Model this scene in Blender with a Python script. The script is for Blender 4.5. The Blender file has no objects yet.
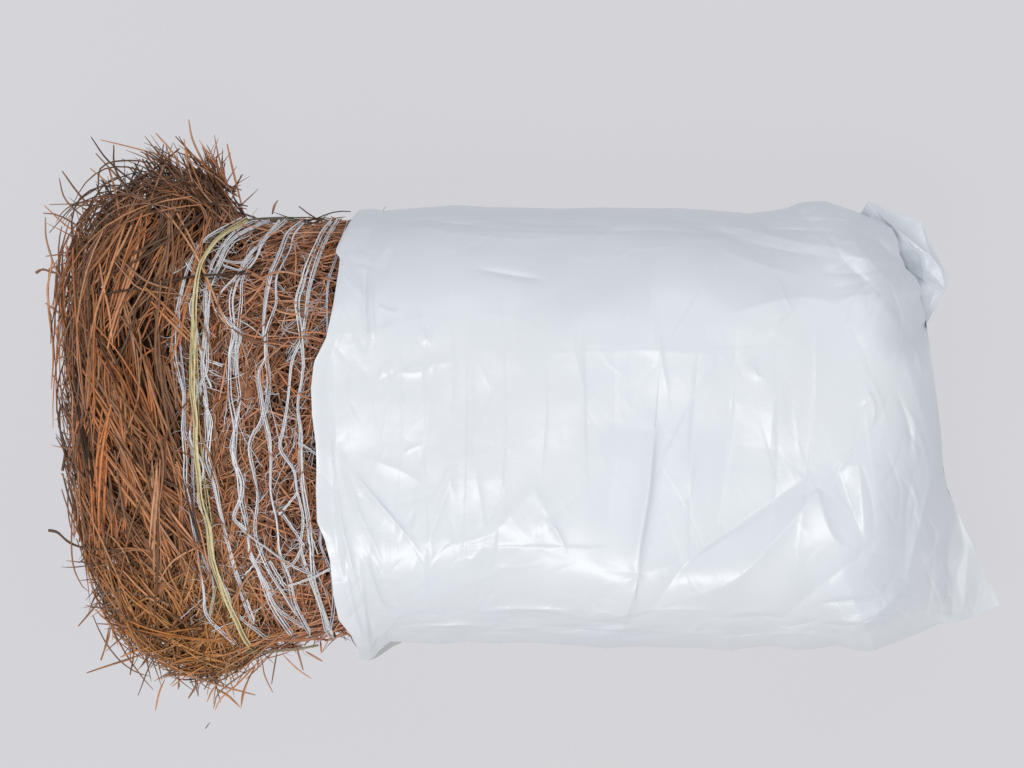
import bpy, math, random
import numpy as np

rng = np.random.default_rng(11)
random.seed(11)
C = bpy.context.scene.collection
ZM = 0.150          # height of the widest outline of bale and bag
D = 4.0             # camera distance above that height


# ------------------------------------------------------------------ helpers
def at(px, py, z):
    """millimetre plan coordinates (1 unit = 1 mm at z = ZM) -> metres."""
    px = np.asarray(px, float); py = np.asarray(py, float); z = np.asarray(z, float)
    k = (D - (z - ZM)) / D / 1000.0
    return np.stack([(px - 512) * k, (384 - py) * k, z + 0 * px], -1)


def mesh_obj(name, verts, faces, mat, parent=None, cols=None, smooth=True, kind=None, label=None):
    me = bpy.data.meshes.new(name)
    verts = np.asarray(verts, np.float32); faces = np.asarray(faces, np.int32)
    me.vertices.add(len(verts)); me.vertices.foreach_set('co', verts.ravel())
    n = faces.shape[1]
    me.loops.add(faces.size); me.loops.foreach_set('vertex_index', faces.ravel())
    me.polygons.add(len(faces))
    me.polygons.foreach_set('loop_start', np.arange(0, faces.size, n, dtype=np.int32))
    me.polygons.foreach_set('loop_total', np.full(len(faces), n, np.int32))
    me.update(calc_edges=True)
    me.polygons.foreach_set('use_smooth', np.full(len(faces), smooth))
    if cols is not None:
        a = me.color_attributes.new('tint', 'FLOAT_COLOR', 'POINT')
        c = np.ones((len(verts), 4), np.float32); c[:, :3] = cols
        a.data.foreach_set('color', c.ravel())
    me.materials.append(mat)
    o = bpy.data.objects.new(name, me); C.objects.link(o)
    if parent: o.parent = parent
    if kind: o['kind'] = kind
    if label: o['label'] = label
    return o


def empty(name, loc, label, cat):
    o = bpy.data.objects.new(name, None); C.objects.link(o)
    o.empty_display_size = 0.05
    o.location = loc; o['label'] = label; o['category'] = cat
    return o


def tubes(P, R, sides=3, flat=1.0):
    """P (N,K,3) centre lines, R (N,K) radii -> verts, quads."""
    N, K, _ = P.shape
    T = np.gradient(P, axis=1)
    T /= np.linalg.norm(T, axis=2, keepdims=True) + 1e-12
    up = np.array([0, 0, 1.0])
    S = np.cross(T, up); S /= np.linalg.norm(S, axis=2, keepdims=True) + 1e-9
    U = np.cross(S, T)
    a = np.arange(sides) / sides * 2 * math.pi + math.pi / 6
    V = (P[:, :, None] + R[:, :, None, None] *
         (np.cos(a)[None, None, :, None] * S[:, :, None] + flat * np.sin(a)[None, None, :, None] * U[:, :, None]))
    idx = np.arange(N * K * sides).reshape(N, K, sides)
    A = idx[:, :-1]; B = idx[:, 1:]
    F = np.stack([A, np.roll(A, -1, 2), np.roll(B, -1, 2), B], -1).reshape(-1, 4)
    return V.reshape(-1, 3), F


def resample(pts, n):
    """smooth (Catmull-Rom) resample of a polyline to n even points."""
    p = np.asarray(pts, float)
    if len(p) == 2:
        t = np.linspace(0, 1, n)[:, None]; return p[0] * (1 - t) + p[1] * t
    q = np.vstack([2 * p[0] - p[1], p, 2 * p[-1] - p[-2]])
    out = []
    for i in range(1, len(q) - 2):
        t = np.linspace(0, 1, 12, endpoint=False)[:, None]
        a, b, c, d = q[i - 1], q[i], q[i + 1], q[i + 2]
        out.append(.5 * ((2 * b) + (-a + c) * t + (2 * a - 5 * b + 4 * c - d) * t ** 2 + (-a + 3 * b - 3 * c + d) * t ** 3))
    out = np.vstack(out + [p[-1:]])
    L = np.r_[0, np.cumsum(np.linalg.norm(np.diff(out, axis=0), axis=1))]
    s = np.linspace(0, L[-1], n)
    return np.stack([np.interp(s, L, out[:, k]) for k in range(out.shape[1])], -1)


def seg_dist(X, Y, poly, closed=False):
    """distance to polyline, signed side, running parameter 0..1."""
    p = np.asarray(poly, float)
    if closed: p = np.vstack([p, p[:1]])
    seg = np.linalg.norm(np.diff(p, axis=0), axis=1); cum = np.r_[0, np.cumsum(seg)]
    best = np.full(X.shape, 1e9); side = np.ones(X.shape); par = np.zeros(X.shape)
    for i in range(len(p) - 1):
        ax, ay = p[i]; dx, dy = p[i + 1] - p[i]
        t = np.clip(((X - ax) * dx + (Y - ay) * dy) / (seg[i] ** 2 + 1e-9), 0, 1)
        ex = X - ax - t * dx; ey = Y - ay - t * dy
        d = np.hypot(ex, ey); m = d < best
        best = np.where(m, d, best)
        side = np.where(m, np.sign(dx * ey - dy * ex), side)
        par = np.where(m, (cum[i] + t * seg[i]) / cum[-1], par)
    return best, side, par


def vnoise(X, Y, scale, seed, warp=0):
    """smooth value noise, -1..1"""
    r = np.random.default_rng(seed)
    G = r.uniform(-1, 1, (64, 64))
    x = X / scale + 100; y = Y / scale + 100
    i = np.floor(x).astype(int); j = np.floor(y).astype(int)
    fx = x - i; fy = y - j
    fx = fx ** 3 * (fx * (fx * 6 - 15) + 10); fy = fy ** 3 * (fy * (fy * 6 - 15) + 10)
    g = lambda a, b: G[a % 64, b % 64]
    return ((g(i, j) * (1 - fx) + g(i + 1, j) * fx) * (1 - fy) + (g(i, j + 1) * (1 - fx) + g(i + 1, j + 1) * fx) * fy)


def sm(a, b, x):
    t = np.clip((x - a) / (b - a), 0, 1); return t * t * (3 - 2 * t)


# ---------------------------------------------------------------- materials
def mat_new(name):
    m = bpy.data.materials.new(name); m.use_nodes = True
    nt = m.node_tree
    return m, nt, nt.nodes['Principled BSDF']


def straw_material():
    m, nt, b = mat_new('dry_pine_needles')
    a = nt.nodes.new('ShaderNodeAttribute'); a.attribute_name = 'tint'
    n = nt.nodes.new('ShaderNodeTexNoise'); n.inputs['Scale'].default_value = 160; n.inputs['Detail'].default_value = 4
    tc = nt.nodes.new('ShaderNodeTexCoord'); nt.links.new(tc.outputs['Object'], n.inputs['Vector'])
    mr = nt.nodes.new('ShaderNodeMapRange'); mr.inputs['To Min'].default_value = .55; mr.inputs['To Max'].default_value = 1.45
    nt.links.new(n.outputs['Fac'], mr.inputs['Value'])
    mx = nt.nodes.new('ShaderNodeVectorMath'); mx.operation = 'SCALE'
    nt.links.new(a.outputs['Color'], mx.inputs[0]); nt.links.new(mr.outputs[0], mx.inputs['Scale'])
    nt.links.new(mx.outputs[0], b.inputs['Base Color'])
    b.inputs['Roughness'].default_value = .38; b.inputs['Specular IOR Level'].default_value = .5
    return m


def film_material(name, base, rough, bump=.12):
    m, nt, b = mat_new(name)
    tc = nt.nodes.new('ShaderNodeTexCoord')
    n = nt.nodes.new('ShaderNodeTexNoise'); n.inputs['Scale'].default_value = 5; n.inputs['Detail'].default_value = 4
    nt.links.new(tc.outputs['Object'], n.inputs['Vector'])
    r = nt.nodes.new('ShaderNodeValToRGB')
    r.color_ramp.elements[0].position = .3; r.color_ramp.elements[1].position = .7
    r.color_ramp.elements[0].color = (base[0] * .975, base[1] * .985, base[2], 1)
    r.color_ramp.elements[1].color = (base[0] * 1.015, base[1] * 1.01, base[2], 1)
    nt.links.new(n.outputs['Fac'], r.inputs[0]); nt.links.new(r.outputs[0], b.inputs['Base Color'])
    # fine film grain and creasing
    n2 = nt.nodes.new('ShaderNodeTexNoise'); n2.inputs['Scale'].default_value = 38; n2.inputs['Detail'].default_value = 6
    n2.inputs['Roughness'].default_value = .55; n2.inputs['Distortion'].default_value = .6
    nt.links.new(tc.outputs['Object'], n2.inputs['Vector'])
    bp = nt.nodes.new('ShaderNodeBump'); bp.inputs['Strength'].default_value = bump; bp.inputs['Distance'].default_value = .004
    nt.links.new(n2.outputs['Fac'], bp.inputs['Height'])
    v = nt.nodes.new('ShaderNodeTexVoronoi'); v.feature = 'DISTANCE_TO_EDGE'; v.inputs['Scale'].default_value = 11
    wn = nt.nodes.new('ShaderNodeTexNoise'); wn.inputs['Scale'].default_value = 7; wn.inputs['Detail'].default_value = 3
    nt.links.new(tc.outputs['Object'], wn.inputs['Vector'])
    wm = nt.nodes.new('ShaderNodeVectorMath'); wm.operation = 'MULTIPLY_ADD'; wm.inputs[1].default_value = (.22, .22, .22)
    nt.links.new(wn.outputs['Color'], wm.inputs[0]); nt.links.new(tc.outputs['Object'], wm.inputs[2])
    nt.links.new(wm.outputs[0], v.inputs['Vector'])
    mk = nt.nodes.new('ShaderNodeTexNoise'); mk.inputs['Scale'].default_value = 4.5
    nt.links.new(tc.outputs['Object'], mk.inputs['Vector'])
    mkr = nt.nodes.new('ShaderNodeMapRange'); mkr.inputs['From Min'].default_value = .48; mkr.inputs['From Max'].default_value = .66; mkr.inputs['To Max'].default_value = .22
    nt.links.new(mk.outputs['Fac'], mkr.inputs['Value'])
    b2 = nt.nodes.new('ShaderNodeBump'); b2.inputs['Distance'].default_value = .012
    nt.links.new(mkr.outputs[0], b2.inputs['Strength'])
    nt.links.new(v.outputs['Distance'], b2.inputs['Height']); nt.links.new(bp.outputs[0], b2.inputs['Normal'])
    nt.links.new(b2.outputs[0], b.inputs['Normal'])
    b.inputs['Roughness'].default_value = rough
    b.inputs['Specular IOR Level'].default_value = .5
    return m


STRAW = straw_material()
FILM = film_material('white_polythene_film', (.745, .780, .815), .33)
INNER = film_material('grey_film_inside', (.46, .47, .46), .35)


def plain(name, col, rough, scale=300, amt=.25, attr=False, spec=.5):
    m, nt, b = mat_new(name)
    tc = nt.nodes.new('ShaderNodeTexCoord')
    n = nt.nodes.new('ShaderNodeTexNoise'); n.inputs['Scale'].default_value = scale; n.inputs['Detail'].default_value = 5
    nt.links.new(tc.outputs['Object'], n.inputs['Vector'])
    mr = nt.nodes.new('ShaderNodeMapRange'); mr.inputs['To Min'].default_value = 1 - amt; mr.inputs['To Max'].default_value = 1 + amt
    nt.links.new(n.outputs['Fac'], mr.inputs['Value'])
    mx = nt.nodes.new('ShaderNodeVectorMath'); mx.operation = 'SCALE'
    if attr:
        a = nt.nodes.new('ShaderNodeAttribute'); a.attribute_name = 'tint'
        nt.links.new(a.outputs['Color'], mx.inputs[0])
    else:
        mx.inputs[0].default_value = col
    nt.links.new(mr.outputs[0], mx.inputs['Scale']); nt.links.new(mx.outputs[0], b.inputs['Base Color'])
    b.inputs['Roughness'].default_value = rough; b.inputs['Specular IOR Level'].default_value = spec
    return m


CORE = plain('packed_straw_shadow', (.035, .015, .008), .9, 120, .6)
TWINE = plain('plastic_twine_fibre', None, .38, 500, .3, attr=True)
BARK = plain('bark_scale', (.27, .115, .05), .7, 140, .8)
TWIG = plain('grey_twig', (.13, .085, .055), .85, 250, .7)

STUB = plain('brown_stub', (.26, .12, .06), .7, 200, .4)

# ------------------------------------------------------------ bale surface
BALE = [(243, 213), (230, 200), (215, 186), (190, 172), (160, 168), (132, 182), (112, 200), (94, 226), (80, 254), (71, 290), (67, 330),
        (65, 370), (65, 420), (70, 470), (78, 515), (87, 560), (98, 598), (118, 632), (146, 658), (180, 676), (212, 684), (236, 676),
        (252, 658), (275, 645), (310, 641), (350, 638), (920, 636), (920, 222), (350, 219), (300, 220), (262, 220)]
gx = np.arange(-20, 960, 3.0); gy = np.arange(90, 760, 3.0)
GX, GY = np.meshgrid(gx, gy)


def inside(X, Y, poly):
    c = np.zeros(X.shape, bool); n = len(poly)
    for i in range(n):
        x1, y1 = poly[i]; x2, y2 = poly[(i + 1) % n]
        if y1 == y2: continue
        c ^= ((y1 > Y) != (y2 > Y)) & (X < (x2 - x1) * (Y - y1) / (y2 - y1) + x1)
    return c


dd, _, _ = seg_dist(GX, GY, BALE, True)
GD = np.where(inside(GX, GY, BALE), dd, -dd)


def dist_in(px, py):
    x = np.clip((np.asarray(px, float) - gx[0]) / 3.0, 0, len(gx) - 1.001); y = np.clip((np.asarray(py, float) - gy[0]) / 3.0, 0, len(gy) - 1.001)
    i = x.astype(int); j = y.astype(int); fx = x - i; fy = y - j
    return (GD[j, i] * (1 - fx) + GD[j, i + 1] * fx) * (1 - fy) + (GD[j + 1, i] * (1 - fx) + GD[j + 1, i + 1] * fx) * fy


def S_h(px, py):
    d = dist_in(px, py)
    R = 160 - 50 * sm(380, 500, py)
    w = np.clip(d / R, 0, 1)
    pr = np.sqrt(1 - (1 - w) ** 2)
    H = .126 + .016 * sm(205, 150, px) + .004 * vnoise(px, py, 60, 3)
    # twine bites in along its run, the straw swells between
    return H * pr


def S(px, py):
    return ZM + S_h(px, py)


bale = empty('pine_straw_bale', (-.2, 0, 0.0),
             'reddish brown pine straw bale tied with twine, sticking out of the white bag', 'straw bale')
BOFF = np.array([-.2, 0, 0.0])


def bale_mesh(name, V, F, mat, cols=None, **k):
    return mesh_obj(name, V - BOFF, F, mat, bale, cols, **k)


# packed inside of the bale, coloured near black as shade between the needles
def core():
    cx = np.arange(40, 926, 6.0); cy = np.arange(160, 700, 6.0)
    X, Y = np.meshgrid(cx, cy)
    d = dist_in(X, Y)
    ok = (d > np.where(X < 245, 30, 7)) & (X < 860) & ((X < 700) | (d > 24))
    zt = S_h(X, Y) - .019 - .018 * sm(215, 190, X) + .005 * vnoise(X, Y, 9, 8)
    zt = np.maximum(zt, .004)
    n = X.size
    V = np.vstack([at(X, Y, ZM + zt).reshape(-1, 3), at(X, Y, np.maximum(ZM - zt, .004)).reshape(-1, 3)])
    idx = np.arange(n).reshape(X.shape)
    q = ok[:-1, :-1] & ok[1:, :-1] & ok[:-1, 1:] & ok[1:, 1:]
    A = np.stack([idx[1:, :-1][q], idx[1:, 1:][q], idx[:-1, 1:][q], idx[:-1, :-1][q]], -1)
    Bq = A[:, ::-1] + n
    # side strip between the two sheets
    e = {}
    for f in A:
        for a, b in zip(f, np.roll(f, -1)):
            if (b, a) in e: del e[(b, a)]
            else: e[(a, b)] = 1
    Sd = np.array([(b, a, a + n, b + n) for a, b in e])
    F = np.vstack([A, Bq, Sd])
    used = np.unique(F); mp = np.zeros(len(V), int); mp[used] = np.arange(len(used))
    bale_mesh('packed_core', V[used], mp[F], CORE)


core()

# -------------------------------------------------------------- pine needles
# flow anchors: x, y, angle (deg, counter-clockwise, picture upright), spread
FLOW = [(195, 175, 112, 20), (225, 195, 128, 14), (160, 165, 130, 30), (120, 175, 150, 34), (90, 200, 140, 48), (60, 240, 100, 50),
        (70, 290, 95, 28), (60, 350, 92, 16), (60, 430, 96, 14), (110, 260, 60, 34), (150, 240, 62, 26), (180, 250, 70, 24), (110, 330, 105, 24),
        (150, 320, 75, 30), (180, 340, 85, 20), (100, 400, 112, 14), (140, 400, 108, 16), (180, 420, 95, 12), (80, 480, 105, 18),
        (120, 480, 114, 14), (160, 490, 112, 16), (190, 520, 105, 20), (90, 550, 100, 40), (130, 570, 115, 42), (170, 580, 100, 45),
        (110, 620, 60, 60), (150, 640, 50, 60), (200, 650, 45, 60), (230, 620, 80, 50), (240, 670, 50, 50),
        (250, 280, 30, 60), (300, 300, 160, 65), (340, 260, 10, 55), (250, 400, 80, 45), (320, 380, 40, 65), (280, 420, 95, 40), (240, 500, 70, 50),
        (300, 520, 120, 60), (330, 600, 60, 50), (270, 600, 110, 45), (280, 230, 10, 20), (330, 225, 5, 15), (300, 638, 5, 25)]
FL = np.array(FLOW, float)


def flow(px, py):
    d2 = (px[:, None] - FL[:, 0]) ** 2 + (py[:, None] - FL[:, 1]) ** 2 + 120
    w = d2 ** -2.0; w /= w.sum(1, keepdims=True)
    a = np.radians(FL[:, 2]) * 2
    ang = np.arctan2((w * np.sin(a)).sum(1), (w * np.cos(a)).sum(1)) / 2
    return ang, np.radians((w * FL[:, 3]).sum(1))


def tint(n, px, py):
    base = np.array([.36, .158, .072])
    v = np.exp(rng.normal(.08, .55, n))
    c = base[None] * v[:, None]
    h = rng.uniform(-1, 1, n)
    c[:, 1] *= 1 + .18 * h; c[:, 2] *= 1 + .40 * h
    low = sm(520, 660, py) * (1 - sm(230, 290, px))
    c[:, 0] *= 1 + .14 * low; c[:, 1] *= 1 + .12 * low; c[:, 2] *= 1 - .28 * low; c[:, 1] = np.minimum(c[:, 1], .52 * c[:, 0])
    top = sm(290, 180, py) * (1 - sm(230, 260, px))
    c *= (1 - .42 * top)[:, None]  # shade on the upper tuft, put into the needle colour
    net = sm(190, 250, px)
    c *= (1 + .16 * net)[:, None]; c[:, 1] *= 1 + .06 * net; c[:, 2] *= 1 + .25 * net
    pale = rng.random(n) < .08
    c[pale] = c[pale] * .45 + np.array([.36, .20, .12]) * rng.uniform(.6, 1.1, (pale.sum(), 1))
    dark = rng.random(n) < np.where(px > 220, .02, .14)
    c[dark] *= np.array([.42, .46, .5])
    c *= np.minimum(1, .62 / c[:, :1]); c[:, 1] = np.minimum(c[:, 1], .53 * c[:, 0])
    return np.clip(c, .004, .75)


K = 9


def rim_needles(n, offs, Lr, wr):
    o = np.array(BALE[:26] , float)
    seg = np.r_[0, np.cumsum(np.linalg.norm(np.diff(o, axis=0), axis=1))]
    # smooth the outline walk
    q = np.arange(0, seg[-1], 4.0)
    O = np.stack([np.interp(q, seg, o[:, 0]), np.interp(q, seg, o[:, 1])], -1)
    for _ in range(40): O[1:-1] = .25 * O[:-2] + .5 * O[1:-1] + .25 * O[2:]
    Tn = np.gradient(O, axis=0); Tn /= np.linalg.norm(Tn, axis=1, keepdims=True)
    Nn = np.c_[Tn[:, 1], -Tn[:, 0]]
    if dist_in(O[40, 0] + 8 * Nn[40, 0], O[40, 1] + 8 * Nn[40, 1]) > dist_in(O[40, 0], O[40, 1]): Nn = -Nn
    L = rng.uniform(Lr[0], Lr[1], n); s0 = rng.uniform(0, 1, n) * (q[-1] - L)
    L = L * 1.0; t = np.linspace(0, 1, K)[None]
    ss = s0[:, None] + L[:, None] * t
    f = lambda A, k: np.interp(ss, q, A[:, k])
    a = rng.uniform(offs[0], offs[1], n); b = rng.uniform(offs[0], offs[1], n) ; c = rng.normal(2, 6, n)
    off = a[:, None] * (1 - t) + b[:, None] * t + c[:, None] * 4 * t * (1 - t)
    px = f(O, 0) + f(Nn, 0) * off; py = f(O, 1) + f(Nn, 1) * off
    # shorten each one toward its own chord so it does not hug the outline exactly
    k = rng.uniform(.35, 1.0, n)[:, None]
    cxp = px[:, :1] * (1 - t) + px[:, -1:] * t; cyp = py[:, :1] * (1 - t) + py[:, -1:] * t
    px = px * (1 - k) + cxp * k; py = py * (1 - k) + cyp * k
    h = S_h(px, py)
    for _ in range(3): h[:, 1:-1] = .5 * h[:, 1:-1] + .25 * (h[:, :-2] + h[:, 2:])
    z = ZM + h * rng.choice([-1, 1, 1], n)[:, None] + rng.uniform(-.01, .01, (n, 1)) + rng.uniform(-.02, .02, (n, 1)) * t
    P = at(px, py, np.maximum(z, .004))
    w = rng.uniform(wr[0], wr[1], n)[:, None] / 2000
    R = w * (1 - .7 * t ** 4) * (1 - .35 * (1 - t) ** 6)
    return P, R, tint(n, px.mean(1), py.mean(1))


def needle_lines(cx, cy, ang, L, bend, dep0, dep1, lift, under):
    n = len(cx)
    s = np.linspace(-.5, .5, K)[None]
    a = ang[:, None] + bend[:, None] * s + rng.normal(0, .10, (n, 1)) * np.sin(s * 2 * math.pi + rng.uniform(0, 6, (n, 1)))
    st = L[:, None] / (K - 1)
    dx = np.cos(a) * st; dy = -np.sin(a) * st
    px = np.cumsum(dx, 1) ; py = np.cumsum(dy, 1)
    px += cx[:, None] - px.mean(1, keepdims=True); py += cy[:, None] - py.mean(1, keepdims=True)
    t = (s + .5)
    dep = dep0[:, None] * (1 - t) + dep1[:, None] * t - lift[:, None] * 4 * t * (1 - t)
    h = S_h(px, py)
    # smooth heights along the needle so that stiff needles bridge
    hs = h.copy()
    for _ in range(3):
        hs[:, 1:-1] = .5 * hs[:, 1:-1] + .25 * (hs[:, :-2] + hs[:, 2:])
    h = np.maximum(hs, h * .97)
    z = ZM + (h - dep) * np.where(under, -1, 1)[:, None]
    z = np.maximum(z, .004)
    dmin = dist_in(px, py).min(1)
    return at(px, py, z), dmin, py.min(1)


def batch(name, n, box, Lr, wr, depth, spread_k=1, under_p=0, mind=3, clump=3, maxd=999, bk=.55, gaps=.0):
    cx = rng.uniform(box[0], box[1], n * 2); cy = rng.uniform(box[2], box[3], n * 2)
    d = dist_in(cx, cy); k = (d > mind) & (d < maxd) & ((rng.random(len(cx)) > .8 * np.exp(-((cx - 188) / 34) ** 2 - ((cy - 222) / 26) ** 2)) | (under_p > 0)) & (np.where((cx < 205) & (cy < 590), vnoise(cx - .2 * cy, cy * .13, 9, 31), vnoise(cx, cy * .6, 13, 31)) > gaps - .25 - .8 * (d < 12)); cx, cy = cx[k][:n], cy[k][:n]
    m = max(1, clump)
    a, sp = flow(cx, cy)
    a = a + rng.normal(0, 1, len(cx)) * sp * .75 * spread_k
    L = rng.uniform(Lr[0], Lr[1], len(cx)); bend = rng.normal(0, bk, len(cx))
    dep = depth[0] + (depth[1] - depth[0]) * rng.random(len(cx)) ** 1.0
    und = rng.random(len(cx)) < under_p
    rep = rng.integers(1, m + 1, len(cx))
    r = lambda q: np.repeat(q, rep)
    N = rep.sum()
    cx2 = r(cx) + rng.normal(0, 2.2, N); cy2 = r(cy) + rng.normal(0, 3.0, N)
    a2 = r(a) + rng.normal(0, .045, N); L2 = r(L) * rng.uniform(.75, 1.1, N); b2 = r(bend) + rng.normal(0, .10, N)
    dp = r(dep); px0 = cx2
    P, dmin, ymin = needle_lines(cx2, cy2, a2, L2, b2, dp + rng.normal(0, .003, N), dp + rng.normal(0, .003, N), rng.uniform(-.001, .005, N), r(und))
    w = rng.uniform(wr[0], wr[1], N)[:, None] / 2000
    tt = np.linspace(0, 1, K)[None]
    R = w * (1 - .75 * tt ** 4) * (1 - .35 * (1 - tt) ** 6)
    flip = rng.random(N) < .5; R[flip] = R[flip][:, ::-1]
    c = tint(len(cx), cx, cy) * (1 - .72 * sm(.005, .024, dep))[:, None]     # shade between needles put into the colour by depth
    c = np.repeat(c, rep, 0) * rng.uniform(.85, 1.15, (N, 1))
    u = rng.random(N)
    keep = (dmin > -1) | ((dmin > -5) & (u < .35)) | ((dmin > -14) & (u < .12)) | ((ymin < 215) & (dmin > -26) & (u < .28) & (px0 < 235))
    keep |= (px0 > 245) & (dmin > -3) & (px0 < 330)
    return P[keep], R[keep], c[keep]


def emit(name, parts, **k):
    P = np.vstack([p[0] for p in parts]); R = np.vstack([p[1] for p in parts]); c = np.vstack([p[2] for p in parts])
    V, F = tubes(P, R, 3)
    cc = np.repeat(c, P.shape[1] * 3, 0)
    return bale_mesh(name, V, F, STRAW, cc, **k)




def arcs(n, A, B, Cc, wr, lift=(0, .02)):
    """long curved needles from box A over box B to box C (x0, x1, y0, y1)."""
    pick = lambda b: np.stack([rng.uniform(b[0], b[1], n), rng.uniform(b[2], b[3], n)], -1)[:, None]
    a, b, c = pick(A), pick(B), pick(Cc)
    t = np.linspace(0, 1, 13)[None, :, None]
    lo = rng.uniform(0, .35, (n, 1, 1)); hi = rng.uniform(.65, 1, (n, 1, 1)); t = lo + (hi - lo) * t
    p = a * (1 - t) ** 2 + 2 * b * t * (1 - t) + c * t * t
    px, py = p[..., 0], p[..., 1]
    h = S_h(px, py)
    for _ in range(4): h[:, 1:-1] = .5 * h[:, 1:-1] + .25 * (h[:, :-2] + h[:, 2:])
    z = ZM + h * rng.choice([-1, 1, 1, 1], n)[:, None] + rng.uniform(-.02, lift[1], (n, 1)) + rng.uniform(-.02, .02, (n, 1)) * t[..., 0]
    P = at(px, py, np.maximum(z, .004))
    w = rng.uniform(wr[0], wr[1], n)[:, None] / 2000; tt = np.linspace(0, 1, 13)[None]
    R = w * (1 - .7 * tt ** 4) * (1 - .35 * (1 - tt) ** 6)
    # same number of points as the other batches
    q = np.linspace(0, 12, K); qi = np.minimum(q.astype(int), 11); f = (q - qi)
    P = P[:, qi] * (1 - f)[None, :, None] + P[:, qi + 1] * f[None, :, None]
    R = R[:, qi] * (1 - f)[None] + R[:, qi + 1] * f[None]
    return P, R, tint(n, px.mean(1), py.mean(1))


def spikes(n, reach, Lr, wr, where):
    """stiff straight needles that poke out past the outline."""
    cx = rng.uniform(35, 330, n * 12); cy = rng.uniform(130, 710, n * 12)
    d = dist_in(cx, cy); k = (d > reach[0]) & (d < reach[1]) & where(cx, cy)
    cx, cy = cx[k][:n], cy[k][:n]; n = len(cx)
    gx_ = dist_in(cx + 3, cy) - dist_in(cx - 3, cy); gy_ = dist_in(cx, cy + 3) - dist_in(cx, cy - 3)
    out = np.arctan2(gy_, -gx_)
    a = out + rng.normal(0, .75, n)
    P, _, _ = needle_lines(cx, cy, a, rng.uniform(Lr[0], Lr[1], n), rng.normal(0, .22, n), rng.uniform(-.004, .012, n), rng.uniform(-.004, .012, n), np.zeros(n), rng.random(n) < .3)
    t = np.linspace(0, 1, K)[None]; w = rng.uniform(wr[0], wr[1], n)[:, None] / 2000
    return P, w * (1 - .75 * t ** 4) * (1 - .35 * (1 - t) ** 6), tint(n, cx, cy)


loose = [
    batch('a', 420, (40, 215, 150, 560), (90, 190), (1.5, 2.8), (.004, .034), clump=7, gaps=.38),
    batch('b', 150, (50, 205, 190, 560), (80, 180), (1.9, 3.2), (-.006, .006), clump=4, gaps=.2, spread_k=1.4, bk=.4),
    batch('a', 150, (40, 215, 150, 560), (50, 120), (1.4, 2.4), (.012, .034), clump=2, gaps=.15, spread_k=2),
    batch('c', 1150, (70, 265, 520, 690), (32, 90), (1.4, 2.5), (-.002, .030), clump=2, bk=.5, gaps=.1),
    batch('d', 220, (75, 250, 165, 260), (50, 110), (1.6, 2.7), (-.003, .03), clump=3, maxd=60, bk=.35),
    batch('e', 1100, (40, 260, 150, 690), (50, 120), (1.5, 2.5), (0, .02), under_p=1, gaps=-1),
    rim_needles(150, (-26, 6), (40, 120), (1.4, 2.3)),
    rim_needles(60, (-22, 12), (24, 80), (1.3, 2.0)),
    arcs(46, (140, 235, 165, 235), (20, 130, 120, 230), (45, 120, 270, 430), (1.4, 2.3)),
    arcs(60, (60, 130, 190, 260), (30, 100, 230, 330), (50, 110, 320, 470), (1.3, 2.2)),
    arcs(50, (200, 245, 195, 235), (165, 215, 160, 200), (110, 190, 130, 200), (1.4, 2.2)),
    arcs(64, (215, 245, 190, 225), (190, 225, 160, 190), (165, 235, 128, 175), (1.4, 2.2)),
    arcs(40, (75, 110, 520, 620), (90, 150, 600, 680), (150, 260, 630, 695), (1.3, 2.1)),
    spikes(85, (-5, 20), (30, 85), (1.4, 2.3), lambda x, y: (y < 300) & (x < 236)),
    spikes(60, (0, 14), (18, 50), (1.3, 2.0), lambda x, y: (y >= 300) & (y < 560) & (x < 200)),
    spikes(190, (-3, 16), (18, 52), (1.3, 2.1), lambda x, y: (y >= 560) & (x < 290)),
]
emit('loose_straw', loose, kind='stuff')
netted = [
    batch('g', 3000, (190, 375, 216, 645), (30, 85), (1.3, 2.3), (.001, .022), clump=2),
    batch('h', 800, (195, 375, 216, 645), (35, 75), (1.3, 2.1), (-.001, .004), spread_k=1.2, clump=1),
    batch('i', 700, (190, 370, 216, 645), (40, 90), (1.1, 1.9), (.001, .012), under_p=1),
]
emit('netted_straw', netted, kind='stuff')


# single needles that stand out from the mass
def z1(L): return [(20 + x / 2.56, 100 + y / 2.56) for x, y in L]
def z2(L): return [(20 + x / 2.4, 400 + y / 2.4) for x, y in L]
def z3(L): return [(160 + x / 3.2, 200 + y / 3.2) for x, y in L]
def z4(L): return [(160 + x / 3.2, 430 + y / 3.2) for x, y in L]
def z5(L): return [(90 + x / 4.267, 560 + y / 4.267) for x, y in L]
def z6(L): return [(30 + x / 4.8, 250 + y / 4.8) for x, y in L]


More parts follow.
